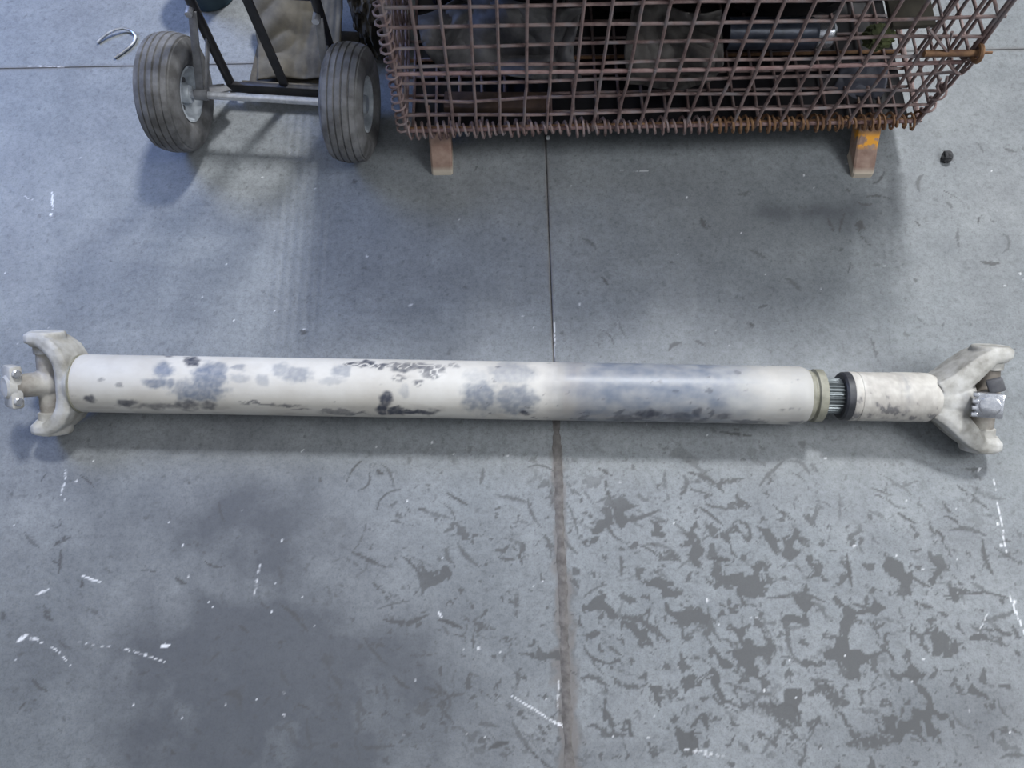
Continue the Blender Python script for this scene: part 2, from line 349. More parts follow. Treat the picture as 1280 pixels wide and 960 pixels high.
# white paint splashes and chips
for p, wd, v, br in [([(65,240),(66,262)], .004, .95, 0), ([(62,266),(65,270)], .0055, 1, 0), ([(25,240),(33,247),(42,250)], .0018, .6, 0), ([(20,803),(32,795)], .007, 1, 0), ([(30,793),(48,800)], .006, .8, .3),
        ([(45,800),(70,812),(92,836)], .003, .8, .45), ([(85,800),(120,806),(150,811)], .0022, .7, .5), ([(152,810),(180,818),(207,828)], .003, .85, .4), ([(200,808),(213,807)], .0052, 1, 0),
        ([(100,719),(127,728)], .0032, .9, 0), ([(43,744),(62,736)], .004, .8, .3), ([(85,573),(80,605),(74,625)], .003, .85, .5), ([(95,602)], .005, .8, 0), ([(117,576)], .0035, .8, 0),
        ([(325,706),(321,725),(318,745)], .0035, .7, .4), ([(1242,600),(1252,655),(1258,690)], .0026, .95, .35), ([(1258,735),(1268,760),(1282,795)], .0032, .95, .3), ([(1237,762),(1222,792)], .0018, .6, .2),
        ([(640,870),(670,888),(695,905)], .003, .85, .4), ([(688,900),(706,909)], .0045, 1, 0), ([(693,402),(692,450)], .0038, .9, .38), ([(855,936),(905,946)], .006, .7, .45), ([(698,850),(697,898)], .0028, .7, .45),
        ([(775,213),(815,214)], .0016, .55, .2), ([(1222,590),(1226,584)], .003, .8, 0), ([(1068,682)], .0055, .95, 0), ([(1121,694)], .0035, .8, 0), ([(883,748),(886,754)], .003, .8, 0), ([(685,172)], .002, .5, 0),
        ([(1247,655)], .005, 1, 0), ([(1252,682)], .005, 1, 0), ([(1268,753)], .006, 1, 0), ([(1032,573)], .004, .8, 0), ([(382,561),(374,566)], .002, .7, .2), ([(548,765),(552,772)], .0045, .8, .2), ([(598,810)], .004, .8, 0),
        ([(510,383),(516,380)], .005, .5, .2), ([(1275,342)], .004, .9, 0), ([(459,320)], .0032, .9, 0), ([(380,412)], .0028, .8, 0), ([(343,388)], .003, .8, 0), ([(696,560),(697,620)], .0022, .6, .5),
        ([(1150,710),(1155,712)], .002, .5, 0), ([(540,553)], .004, .8, 0), ([(635,570)], .0035, .8, 0), ([(30,82),(75,84)], .004, .55, .45), ([(70,84),(80,84)], .004, .8, 0)]:
    stroke(white, pxs(*p), wd*0.60, v*0.8, max(br, 0.12) if len(p) > 1 else 0, wd*1e4+p[0][0])
for k in range(120):
    cx, cy = rng.uniform(0, 1280), rng.uniform(170, 950)
    stroke(white, pxs((cx, cy)), rng.uniform(0.0010, 0.0022), rng.uniform(0.3, 0.8), 0, k)
# dirt banked along the saw cut
dj = np.abs(X - JX)
wj = np.where(PY > 560, 0.012 + 0.008*sstep(650, 850, PY), 0.005) * (1 + 0.9*fbm(X*40, Y*22, 3, 60))
brown = np.maximum(brown, np.where(PY > 560, 0.85, 0.55)*(1 - sstep(wj*0.55, wj*1.35, dj)))
dark = np.maximum(dark, 0.4*(1 - sstep(0.002, 0.006, np.abs(dj - wj*1.05)))*(PY > 570)*sstep(-.2, .3, fbm(X*30, Y*30, 2, 70)))
djy = np.abs(Y - JY); brown = np.maximum(brown, 0.45*(1 - sstep(0.003, 0.010*(1+0.8*fbm(X*30, Y*30, 2, 61)), djy)))
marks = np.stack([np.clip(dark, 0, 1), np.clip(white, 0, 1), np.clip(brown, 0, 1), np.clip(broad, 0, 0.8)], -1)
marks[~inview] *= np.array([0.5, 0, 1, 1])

def slab(i0, i1, j0, j1, edge):
    xs = gx[i0:i1].copy(); ys = gy[j0:j1].copy()
    if edge[0] is not None: xs[0 if edge[0] == 'lo' else -1] = JX + (GAP if edge[0] == 'lo' else -GAP)
    if edge[1] is not None: ys[0 if edge[1] == 'lo' else -1] = JY + (GAP if edge[1] == 'lo' else -GAP)
    nx, ny = len(xs), len(ys)
    V = np.zeros((nx, ny, 3), np.float32); V[..., 0] = xs[:, None]; V[..., 1] = ys[None, :]
    idx = np.arange(nx*ny).reshape(nx, ny)
    Q = np.stack([idx[:-1, :-1], idx[1:, :-1], idx[1:, 1:], idx[:-1, 1:]], -1).reshape(-1, 4)
    # skirt along the joint edges and around
    ring = np.concatenate([idx[:, 0], idx[-1, 1:], idx[-2::-1, -1], idx[0, -2:0:-1]])
    VB = V.reshape(-1, 3)[ring].copy(); VB[:, 2] = -0.004
    nb = nx*ny; k = len(ring); a = np.arange(k); b = (a+1) % k
    Q2 = np.stack([ring[b], ring[a], nb+a, nb+b], -1)
    VV = np.concatenate([V.reshape(-1, 3), VB]); QQ = np.concatenate([Q, Q2]).astype(np.int32)
    me = bpy.data.meshes.new('floor_panel'); me.vertices.add(len(VV)); me.vertices.foreach_set('co', VV.ravel())
    me.loops.add(QQ.size); me.loops.foreach_set('vertex_index', QQ.ravel())
    me.polygons.add(len(QQ)); me.polygons.foreach_set('loop_start', np.arange(0, QQ.size, 4, dtype=np.int32))
    me.update(calc_edges=True)
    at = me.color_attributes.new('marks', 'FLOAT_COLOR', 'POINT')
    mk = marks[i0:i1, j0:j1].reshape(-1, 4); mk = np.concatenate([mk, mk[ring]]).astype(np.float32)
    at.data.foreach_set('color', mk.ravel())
    return obj('floor_panel', me, M_floor, floor)
ci = int(np.searchsorted(gx, JX)); cj = int(np.searchsorted(gy, JY))
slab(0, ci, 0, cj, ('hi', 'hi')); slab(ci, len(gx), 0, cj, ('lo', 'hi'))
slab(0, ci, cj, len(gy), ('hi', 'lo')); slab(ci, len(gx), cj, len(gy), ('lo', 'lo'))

# old dirt packed into the saw cut in front of the shaft
fv, ff = [], []
fy = np.linspace(-0.40, 0.58, 260)
for i, y in enumerate(fy):
    h = 0.0016 + 0.0008*mnoise.noise(Vector((y*30, 0, 0))); wd = (0.0085 + 0.004*mnoise.noise(Vector((y*22, 3, 0))) + 0.002*mnoise.noise(Vector((y*90, 7, 0)))) * min(1, (0.58-y)/0.05 + .05)
    cx = JX + 0.002*mnoise.noise(Vector((y*15, 9, 0)))
    for k, (u, q) in enumerate(((-1, 0), (-.6, .7), (-.1, 1), (.5, .8), (1, 0))):
        fv.append((cx + u*wd, y, 0.0002 + h*q))
    if i: ff += [((i-1)*5+k, (i-1)*5+k+1, i*5+k+1, i*5+k) for k in range(4)]
M_fill = simple('packed_dirt', (0.085, 0.079, 0.076), (0.16, 0.15, 0.146), 55, 0.9, 0, 0.5)
fill = obj('joint_filler', mesh_of('joint_filler', fv, ff), M_fill, floor)

# ================================================================== DRIVE SHAFT
AZ = 0.085; RT = 0.058
P0 = at_z(103, 479, AZ); P1 = at_z(1165, 497, AZ)
ang = math.atan2(P1.y - P0.y, P1.x - P0.x)
shaft = empty('drive_shaft', (P0.x, P0.y, 0), ang, 'long cream painted steel drive shaft with worn grey patches lying on the floor', 'drive shaft')
SM = Matrix.Translation((P0.x, P0.y, 0)) @ Matrix.Rotation(ang, 4, 'Z')
def sx(px): return (at_z(px, 479 + (px-103)*0.01695, AZ) - P0).length * (1 if px >= 103 else -1)
def ring_part(name, prof, mat, n=64, sharp=35, dense=0):
    if dense:
        p2 = [prof[0]]
        for q0, q1 in zip(prof[:-1], prof[1:]):
            k = max(1, int(abs(q1[0]-q0[0])/dense)); p2 += [(q0[0]+(q1[0]-q0[0])*i/k, q0[1]+(q1[1]-q0[1])*i/k) for i in range(1, k+1)]
        prof = p2
    return MB().lathe([(a, r) for a, r in prof], n, 'X', (0, 0, AZ)).build(name, mat, shaft, True, sharp)

# main tube with worn paint
tl = sx(1006); ns, na = 470, 120
S = np.linspace(0.0, tl, ns); A = np.linspace(0, 2*np.pi, na, endpoint=False)
end = np.clip((S - (tl - 0.022)) / 0.022, 0, 1); rad = RT * (1 - 0.10*end**2.2)
rad = rad * np.where(S < 0.004, 0.985, 1)
SS, AA = np.meshgrid(S, A, indexing='ij'); RR = np.repeat(rad[:, None], na, 1)
loc = np.stack([SS, -np.sin(AA)*RR, AZ + np.cos(AA)*RR], -1)
mw = np.array(SM); wld = loc @ mw[:3, :3].T + mw[:3, 3]
nrm = np.stack([0*SS, -np.sin(AA), np.cos(AA)], -1) @ mw[:3, :3].T
view = np.array([0, 0, CAM_H]) - wld; fac = (nrm*view).sum(-1)/np.linalg.norm(view, axis=-1)
tx, ty = project(wld)
# arc coordinate in pixel-like units so that marks wrap round the tube
U_ = SS*627; V_ = AA*RT*627
qx = tx + 5*fbm(U_/16, V_/16, 3, 2); qy = ty + 4*fbm(U_/16+50, V_/16, 3, 4)
vis = sstep(-0.05, 0.08, fac)
bare = np.zeros_like(SS); smud = np.zeros_like(SS); scuf = np.zeros_like(SS)
BN = fbm(U_/9, V_/9, 4, 44); BN2 = fbm(U_/7, V_/7, 4, 55)
def blob(ch, x, y, rx, ry, v, hard=0.35):
    d = np.sqrt(((qx-x)/rx)**2 + ((qy-y)/ry)**2) + 0.28*BN; v = v*np.clip(1.0 + 0.45*BN2, 0.4, 1.15); np.maximum(ch, v*(1-sstep(1-hard, 1+hard, d))*vis, out=ch)
for a in [(205,462,13,9,.8),(196,478,16,7,.8),(212,480,8,6,.7),(262,472,20,18,.85),(250,490,32,12,.85),(275,462,10,10,.7),(230,488,12,14,.6),(297,460,10,4,.6),(350,462,12,8,.5),(372,468,18,10,.6),(328,475,7,7,.4),(425,464,12,8,.55),
          (300,473,12,6,.4),(415,476,14,5,.35),(505,489,7,8,.35),(640,466,30,14,.5),(600,495,22,20,.75),(645,500,26,18,.75),(595,470,15,8,.3),(625,510,40,8,.4)]: blob(bare, *a)
# bare steel stretch of the tube
bs_ = sstep(676, 720, qx + 6*fbm(U_/30, V_/12, 3, 7)) * (1 - 0.75*sstep(880, 975, qx + 14*fbm(U_/25, V_/20, 3, 8)))
bare = np.maximum(bare, bs_*(0.84 + 0.30*fbm(U_/24, V_/18, 4, 6)))
bare = np.maximum(bare, 0.28*sstep(980, 990, tx))
# the dull grey edge where the paint begins to wear
scuf = np.maximum(scuf, 0.80*np.exp(-((qx-706)/26)**2)*(0.7+0.5*fbm(U_/14, V_/30, 3, 12)))
for a in [(240,451,9,6,.9),(212,446,6,2,.7),(158,503,12,4,.8),(112,500,7,5,.8),(150,481,5,3,.5),(128,475,6,2,.5),(205,508,40,3,.55),(235,506,14,6,.7),(260,507,10,5,.7),(482,500,8,12,.95),(478,512,7,8,.95),(505,515,22,4,.95),(530,515,20,3,.85),(495,511,10,3,.9),
          (440,456,10,3,.85),(460,455,14,4,.9),(475,457,12,4,.85),(505,459,18,5,.75),(540,465,14,8,.7),(525,458,10,4,.8),(500,472,11,4,.6),(548,460,8,4,.65),(565,456,8,3,.5),(524,478,6,4,.75),
          (420,515,22,3,.6),(445,517,14,2,.7),(655,517,7,3,.95),(810,517,16,6,.9),(790,523,30,3,.7),(850,521,18,4,.65),(872,515,6,6,.7),(905,520,10,4,.6),(940,527,20,2,.6),(815,477,2.5,2,.6),(922,466,3,3,.5),(826,477,2,2,.6),(360,506,14,1.2,.7),(325,505,20,1.2,.7),(310,502,10,1.2,.7),(375,511,12,1.2,.6)]: blob(smud, *a)
# spidery paint left over the worn patch
vein = (np.abs(perlin(U_/13+3, V_/13, 15)) < 0.07) & (tx > 430) & (tx < 575) & (ty < 486)
smud[vein] *= 0.05
dirt = np.clip(sstep(0.12, 0.5, fbm(U_/40, V_/14, 4, 18)), 0, 1) * 0.45
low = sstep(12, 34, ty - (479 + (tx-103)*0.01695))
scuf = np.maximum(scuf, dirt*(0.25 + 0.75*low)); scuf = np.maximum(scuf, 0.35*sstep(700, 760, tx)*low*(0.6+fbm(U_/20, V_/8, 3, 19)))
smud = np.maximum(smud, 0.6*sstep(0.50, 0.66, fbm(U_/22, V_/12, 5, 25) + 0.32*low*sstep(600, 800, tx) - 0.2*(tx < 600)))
wear = np.stack([np.clip(bare, 0, 1), np.clip(smud, 0, 1), np.clip(scuf, 0, 1), np.ones_like(SS)], -1).reshape(-1, 4).astype(np.float32)
tv = loc.reshape(-1, 3).tolist()
tf = [(i*na+k, (i+1)*na+k, (i+1)*na+(k+1) % na, i*na+(k+1) % na) for i in range(ns-1) for k in range(na)]
tf = [q[::-1] for q in tf]; tf += [tuple(range(na)), tuple(range((ns-1)*na, ns*na))[::-1]]
tm = mesh_of('tube', tv, tf)
bm = bmesh.new(); bm.from_mesh(tm); bmesh.ops.recalc_face_normals(bm, faces=bm.faces); bm.to_mesh(tm); bm.free()
tm.color_attributes.new('wear', 'FLOAT_COLOR', 'POINT').data.foreach_set('color', wear.ravel())
tube = obj('tube', tm, M_tube, shaft, 40); tag(tube, 'long cream tube worn to blue grey steel')
# weld seam at the yoke
tr = MB()
for k in range(48):
    pass
pts = [(0.0, -math.sin(t)*(RT-0.001), AZ + math.cos(t)*(RT-0.001)) for t in np.linspace(0, 2*math.pi, 49)]
MB().tube(pts, 0.0026, 6, False).build('weld_seam', M_olring, shaft)

EAR = math.radians(29)     # ears are rolled about the shaft: the far one up, the near one down on the floor
e_ = Vector((0, math.cos(EAR), math.sin(EAR))); t_ = Vector((0, -math.sin(EAR), math.cos(EAR)))
def arm(mb, o, a, e, t, path):
    """sweep of rounded boxes: path of (along, out, half thickness, half width)"""
    secs = []
    for i, (pa, pe, th, wd) in enumerate(path):
        A0 = path[max(i-1, 0)]; A1 = path[min(i+1, len(path)-1)]
        d = Vector((A1[0]-A0[0], A1[1]-A0[1])).normalized(); nrm_ = Vector((-d.y, d.x))
        c = o + a*pa + e*pe; n3 = a*nrm_.x + e*nrm_.y
        q = []
        for k in range(16):
            s = 2*math.pi*k/16; cx_, cy_ = math.cos(s), math.sin(s)
            f = 1/max(abs(cx_)**7 + abs(cy_)**7, 1e-6)**(1/7)
            q.append(c + n3*(th*cx_*f) + t*(wd*cy_*f))
        secs.append(q)
    v = [p for q in secs for p in q]; n = 16
    f = [(i*n+k, i*n+(k+1) % n, (i+1)*n+(k+1) % n, (i+1)*n+k) for i in range(len(secs)-1) for k in range(n)]
    f += [tuple(range(n))[::-1], tuple(range((len(secs)-1)*n, len(secs)*n))]
    mb.add(v, f)
def frame_of(d):
    d = d.normalized(); h = Vector((1, 0, 0)) if abs(d.x) < 0.8 else Vector((0, 1, 0)); u = d.cross(h).normalized(); return (d, u, d.cross(u))

# --- weld yoke at one end
o = Vector((0, 0, AZ)); a = Vector((-1, 0, 0)); cc = 0.064
mb = MB()
mb.lathe([(-0.004, 0.050), (0.0, 0.0565), (0.006, 0.0565), (0.014, 0.052), (0.024, 0.046), (0.031, 0.036)], 48, frame=(a, e_, t_), origin=o)
for s in (1, -1):
    arm(mb, o, a, e_*s, t_, [(0.015, -.01, .015, .052), (0.015, 0.025, .0155, .051), (0.020, 0.048, .016, .049), (0.031, 0.067, .0165, .047), (0.046, 0.080, .016, .043), (cc, 0.089, .0145, .038), (cc+.022, 0.091, .012, .034), (cc+.034, 0.091, .010, .026)])
    mb.lathe([(0.074, 0.031), (0.080, .035), (0.100, 0.035), (0.104, .032)], 32, frame=(e_*s, a, t_), origin=o + a*cc)
yk = cast(mb, 'weld_yoke', M_cast, shaft, 0.0024, 3); tag(yk, 'two-eared cast weld yoke')
# --- its cross, swung so that the free journal points out and up
fdir = (a*math.cos(math.radians(50)) + t_*math.sin(math.radians(50))).normalized()
co = o + a*cc
def make_cross(co, e, f, fl, back, parent):
    mb = MB(); mb.lathe([(-.030, .012), (-.026, .022), (-.012, .030), (.012, .030), (.026, .022), (.030, .012)], 24, frame=frame_of(f), origin=co)
    mb.lathe([(-.076, .021), (-.05, .0235), (.05, .0235), (.076, .021)], 24, frame=frame_of(e), origin=co)
    mb.lathe([(-back, .019), (-.03, .023), (.03, .0245), (fl, .0225)], 24, frame=frame_of(f), origin=co)
    c = cast(mb, 'universal_joint_cross', M_castbrown, parent, 0.0026, 4)
    for s in (1, -1):
        MB().lathe([(.058, .0235), (.060, .0275), (.074, .0275), (.076, .025)], 28, frame=frame_of(e*s), origin=co).build('bearing_cup', M_cast, c)
    return c
crl = make_cross(co, e_, fdir, .074, .062, shaft)
def rotm(x, y, z): return Matrix((x, y, z)).transposed()
g_ = fdir.cross(e_).normalized()
bc = co + fdir*0.068
blk = MB().box(bc, (0.042, 0.022, 0.012), rotm(e_, g_, fdir), 0.006).lathe([(0, .024), (.012, .0235), (.016, .019)], 24, frame=frame_of(fdir), origin=bc).build('bearing_block', M_cast, crl)
pv = (t_ - fdir*t_.dot(fdir)).normalized()
for s in (1, -1):
    MB().lathe([(-.006, .0085), (.0, .0085), (.004, .0085), (.006, .006)], 10, frame=frame_of(pv), origin=bc + e_*(0.027*s) + pv*0.0225).build('bolt', M_chrome, crl)

# --- slip end
s1 = sx(1004); s2 = sx(1026); s3 = sx(1046); s4 = sx(1058); s5 = sx(1067); s6 = sx(1166)
r_ = ring_part('end_collar', [(s1-.004, .046), (s1-.002, .0505), (s1+.010, .0505), (s1+.013, .0475), (s1+.016, .0475), (s1+.018, .0525), (s2-.002, .0525), (s2, .049)], M_olring)
# splined stub
nsp = 28; v = []; prof = [s2-.004, s4+.01]
for xx in prof:
    for k in range(nsp*4):
        t = 2*math.pi*k/(nsp*4); rr = .0352 if (k % 4) < 2 else .0325
        v.append((xx, rr*math.cos(t), AZ + rr*math.sin(t)))
n = nsp*4
stub = obj('splined_stub', mesh_of('splined_stub', v, [(k, (k+1) % n, n+(k+1) % n, n+k) for k in range(n)] + [tuple(range(n))[::-1], tuple(range(n, 2*n))], False), M_spline, shaft)
ring_part('seal', [(s3+.004, .036), (s3+.004, .044), (s3+.008, .0475), (s4+.001, .0485), (s4+.001, .036)], M_seal)
slv = ring_part('slip_sleeve', [(s4, .040), (s4, .0475), (s4+.002, .0488), (s5-.001, .0488), (s5, .0475), (s5+.002, .0475), (s5+.003, .0485), (s5+.07, .0485), (s5+.075, .0495), (s6-.030, .0495), (s6-.014, .0485), (s6-.004, .0445), (s6+.006, .040)], M_tube, 96, dense=0.0015)
n_ = len(slv.data.vertices); wv = np.zeros((n_, 4), np.float32); wv[:, 3] = 1
for i, q in enumerate(slv.data.vertices):
    nn = mnoise.fractal(Vector(q.co)*28, 0.8, 2.0, 4); low_ = max(0, min(1, (-q.co.y - 0.012)/0.03))*1.0
    n2 = mnoise.fractal(Vector(q.co)*75, 0.8, 2.0, 4); wv[i, 2] = max(0, min(0.75, 0.40 + 0.4*nn + 0.4*n2 + 0.3*low_)); wv[i, 1] = max(0, min(0.65, (0.5*nn + 0.7*n2 + 0.7*low_ - 0.75)*2.2)); wv[i, 0] = 0.6*max(0, 1 - abs(q.co.x - s5 - .085)/.012)*max(0, min(1, .6 + n2))
slv.data.color_attributes.new('wear', 'FLOAT_COLOR', 'POINT').data.foreach_set('color', wv.ravel())
# fork of the slip yoke
o = Vector((s6, 0, AZ)); a = Vector((1, 0, 0)); cc = sx(1230) - s6
ER = math.radians(30); e2 = Vector((0, math.cos(ER), math.sin(ER))); t2 = Vector((0, -math.sin(ER), math.cos(ER)))
mb = MB()
mb.lathe([(-0.012, 0.040), (0.0, 0.0425), (0.012, 0.045), (0.050, 0.046), (0.066, 0.040), (0.072, .028)], 48, frame=(a, e2, t2), origin=o)
for s in (1, -1):
    arm(mb, o, a, e2*s, t2, [(0.0, 0.016, .024, .042), (0.026, 0.032, .024, .044), (0.050, 0.054, .023, .044), (0.074, 0.076, .020, .042), (cc-.008, 0.088, .017, .039), (cc+.022, 0.092, .013, .035), (cc+.034, 0.092, .010, .026)])
    mb.lathe([(0.074, 0.032), (0.080, .036), (0.102, 0.036), (0.106, .033)], 32, frame=(e2*s, a, t2), origin=o + a*cc)
fk = cast(mb, 'slip_yoke_fork', M_cast, shaft, 0.0024, 3); tag(fk, 'two-eared cast fork of the slip yoke')
fd2 = (t2*math.cos(math.radians(22)) - a*math.sin(math.radians(22))).normalized(); co2 = o + a*cc
cr2 = make_cross(co2, e2, fd2, .070, .074, shaft)
g2_ = fd2.cross(e2).normalized(); bc2 = co2 + fd2*0.074
b2 = MB().box(bc2, (0.024, 0.024, 0.008), rotm(e2, g2_, fd2), 0.004).lathe([(0.004, .019), (.0115, .0185), (.013, .015)], 24, frame=frame_of(fd2), origin=bc2)
for k in range(4): b2.box(bc2 + e2*(-0.019 + k*0.0127) + g2_*(0.024 if g2_.x < 0 else -0.024), (0.0042, 0.005, 0.009), rotm(e2, g2_, fd2), 0.0015)
tag(b2.build('bearing_cap', M_chrome, cr2), 'bright bare steel bearing cap')
MB().box(co2 + fd2*0.058 + e2*0.036 + a*0.010, (0.013, 0.014, 0.010), rotm(e2, g2_, fd2) @ Matrix.Rotation(0.35, 3, 'Z'), 0.003).build('lock_lug', M_dark, cr2)
MB().lathe([(-.074, .0255), (-.056, .0265), (-.050, .0265)], 24, frame=frame_of(fd2), origin=co2).build('bearing_cup', M_cast, cr2)

# ================================================================== WIRE CONTAINER
BX0, BX1, BY0, BY1, BZ0, PIT = -0.225, 0.913, 1.145, 2.010, 0.103, 0.0508
BZ1 = BZ0 + 16*PIT
basket = empty('wire_container', ((BX0+BX1)/2, (BY0+BY1)/2, 0), 0, 'rusty welded wire mesh container full of dark scrap standing on short steel legs', 'wire container')
BO = Vector(basket.location)
WR = 0.0036
def wire(p, q, parent, r=WR, wob=0.0015, name='wire', mat=None, nseg=4):
    p, q = Vector(p), Vector(q); pts = []
    for i in range(nseg+1):
        t = i/nseg; jit = Vector([random.uniform(-wob, wob) for _ in range(3)])
        pts.append(p.lerp(q, t) + (jit if 0 < i < nseg else jit*0.5) - BO)
    return MB().tube(pts, r, 6).build(name, mat or M_rust, parent, True, 60)
def rods(name, loops, r, mat=None):
    mb = MB()
    for l in loops: mb.tube([Vector(p) - BO for p in l], r, 8)
    return mb.build(name, mat or M_rust, basket)
xs_ = [BX0 + 0.004 + i*(BX1-BX0-0.008)/22 for i in range(23)]
ys_ = [BY0 + i*(BY1-BY0)/17 for i in range(18)]
zs_ = [BZ0 + k*PIT for k in range(17)]
ZH = zs_[4] - 0.018                                            # hinge of the drop gate
# front: lower fixed panel and the drop gate above it
fl = rods('lower_front_panel', [[(BX0, BY0, BZ0), (BX1, BY0, BZ0)], [(BX0-.004, BY0-.003, ZH), (0.2, BY0-.004, ZH-.001), (0.42, BY0-.003, ZH-.004), (0.6, BY0-.004, ZH), (BX1, BY0-.003, ZH+.004)]], 0.0042, M_rod)
fu = rods('drop_gate', [[(BX0, BY0, BZ1), (BX1, BY0, BZ1)], [(BX0, BY0, ZH+.016), (BX0, BY0, BZ1)], [(BX1+.008, BY0, ZH+.016), (BX1+.012, BY0, BZ1)]], 0.0042)
def bulge(z): return 0.028*max(0, (z-BZ0))/0.36 if z < 0.5 else 0.028*(1+(z-.5))
for i, x in enumerate(xs_):
    k = i/22; x2 = x + k*bulge(ZH) + random.uniform(-.003, .003); x3 = x + k*0.022 + random.uniform(-.003, .003)
    wire((x, BY0-.005, BZ0-.004), (x2, BY0-.006, ZH+.003), fl)
    wire((x2, BY0-.005, ZH-.002), (x3 + 0.006*k, BY0-.005, BZ1), fu)
for k_, z in enumerate(zs_[1:4]):
    wire((BX0, BY0, z), (BX1 + .004, BY0, z + (0.004 if k_ == 0 else 0)), fl, wob=0.004, nseg=8)
for z in zs_[4:16]: wire((BX0, BY0, z), (BX1 + bulge(min(z, .5)), BY0, z+.002), fu, wob=0.003, nseg=6)
# sides, back, base
for nm, x, sg in (('side_panel', BX0, -1), ('side_panel', BX1, 1)):
    top = 0.030 if sg > 0 else 0.006
    sp_o = rods(nm, [[(x, BY0, BZ0), (x, BY1, BZ0)], [(x+top, BY0, BZ1), (x+top, BY1, BZ1)], [(x, BY0+.004, BZ0), (x+top, BY0+.004, BZ1)], [(x, BY1, BZ0), (x, BY1, BZ1)]], 0.0042)
    for i, y in enumerate(ys_[1:]):
        lean = random.uniform(-.02, .02) + (0.03*math.sin(i*1.7) if sg > 0 else 0)
        wire((x+.004*sg, y, BZ0), (x+top+.004*sg, y+lean, BZ1), sp_o, wob=0.005 if sg > 0 else .003, nseg=6)
    for z in zs_[1:16]: wire((x + top*(z-BZ0)/.8, BY0, z), (x + top*(z-BZ0)/.8, BY1, z + random.uniform(-.004, .004)), sp_o, wob=0.004, nseg=5)
bp = rods('back_panel', [[(BX0, BY1, BZ1), (BX1, BY1, BZ1)]], 0.0042)
wire((BX0, BY1, BZ0), (BX1, BY1, BZ0), bp, 0.0042)
for x in xs_: wire((x, BY1, BZ0), (x, BY1, BZ1), bp)
for z in zs_[1:16]: wire((BX0, BY1, z), (BX1, BY1, z), bp)
bb = rods('base_panel', [[(BX0, BY0+.006, BZ0), (BX1, BY0+.006, BZ0)], [(BX0, BY0+.20, BZ0-.008), (BX1, BY0+.20, BZ0-.008)]], 0.0042, M_rust2)
for x in xs_: wire((x+.012, BY0, BZ0-.002), (x+.012, BY1, BZ0-.002), bb)
for y in ys_[1:-1]: wire((BX0, y, BZ0-.008), (BX1, y, BZ0-.008), bb)
lin = MB().box(((BX0+BX1)/2-BO.x, (BY0+BY1)/2-BO.y+.004, BZ0-.0145), ((BX1-BX0)/2-.012, (BY1-BY0)/2-.008, .0015)).build('base_shade_sheet', M_bag2, basket, False)  # added black sheet, stands in for the shade under the container
# coil springs that lace the panels together
def coil(name, p, q, turns, r, wr, mat, parent=basket, jit=0.25):
    p, q = Vector(p), Vector(q); d = (q-p).normalized(); f = frame_of(d); pts = []
    nn = int(turns*9); off = [random.uniform(-jit, jit) for _ in range(int(turns)+2)]
    for i in range(nn+1):
        t = i/nn; kk = t*turns; b_ = off[int(kk)]; b2_ = off[int(kk)+1]; fr = kk-int(kk); jj = b_*(1-fr) + b2_*fr
        A_ = 2*math.pi*kk; rr = r*(1 + jj)
        pts.append(p.lerp(q, t) + d*(jj*0.010) + (f[1]*math.cos(A_) + f[2]*math.sin(A_))*rr - BO)
    return MB().tube(pts, wr, 5).build(name, mat, parent)
coil('lacing_coil', (BX0+.005, BY0-.002, BZ0+.004), (0.45, BY0-.002, BZ0+.004), 42, 0.0155, 0.0030, M_rust, jit=.4)
coil('lacing_coil', (0.45, BY0-.002, BZ0+.004), (BX1-.005, BY0-.002, BZ0+.004), 30, 0.0155, 0.0031, M_rust2, jit=.4)
coil('lacing_coil', (BX0-.004, BY0+.002, BZ0), (BX0+.002, BY0+.002, BZ1), 34, 0.013, 0.0027, M_rust, jit=.3)
coil('lacing_coil', (BX1+.004, BY0+.004, BZ0+.02), (BX1+.012, BY0+.004, BZ0+.22), 5, 0.010, 0.0027, M_rust, jit=.4)
# hinge pin and ring at the right-hand post, with bent hooks
h0 = at_y(1155, 67, BY0-.012); h1 = at_y(1226, 66, BY0-.012)
hp = MB().tube([h0-BO, h1-BO], 0.0065, 10).tube([h1-BO, h1+Vector((.022, 0, .0))-BO], 0.003, 6).build('hinge_pin', M_rust2, basket)
ringpts = [h1 + Vector((-.006, 0.016*math.cos(t), .016*math.sin(t))) - BO for t in np.linspace(0, 2*math.pi, 17)]
MB().tube(ringpts, 0.005, 7).build('hinge_ring', M_rust2, basket)
for P in ([(1222,70),(1212,84),(1202,93),(1194,90),(1186,80)], [(1184,96),(1181,112),(1175,116),(1171,108),(1176,98)], [(1160,35),(1185,66),(1190,40)]):
    MB().tube([at_y(x, y, BY0-.012)-BO for x, y in P], 0.003, 6).build('bent_hook', M_rust, basket)
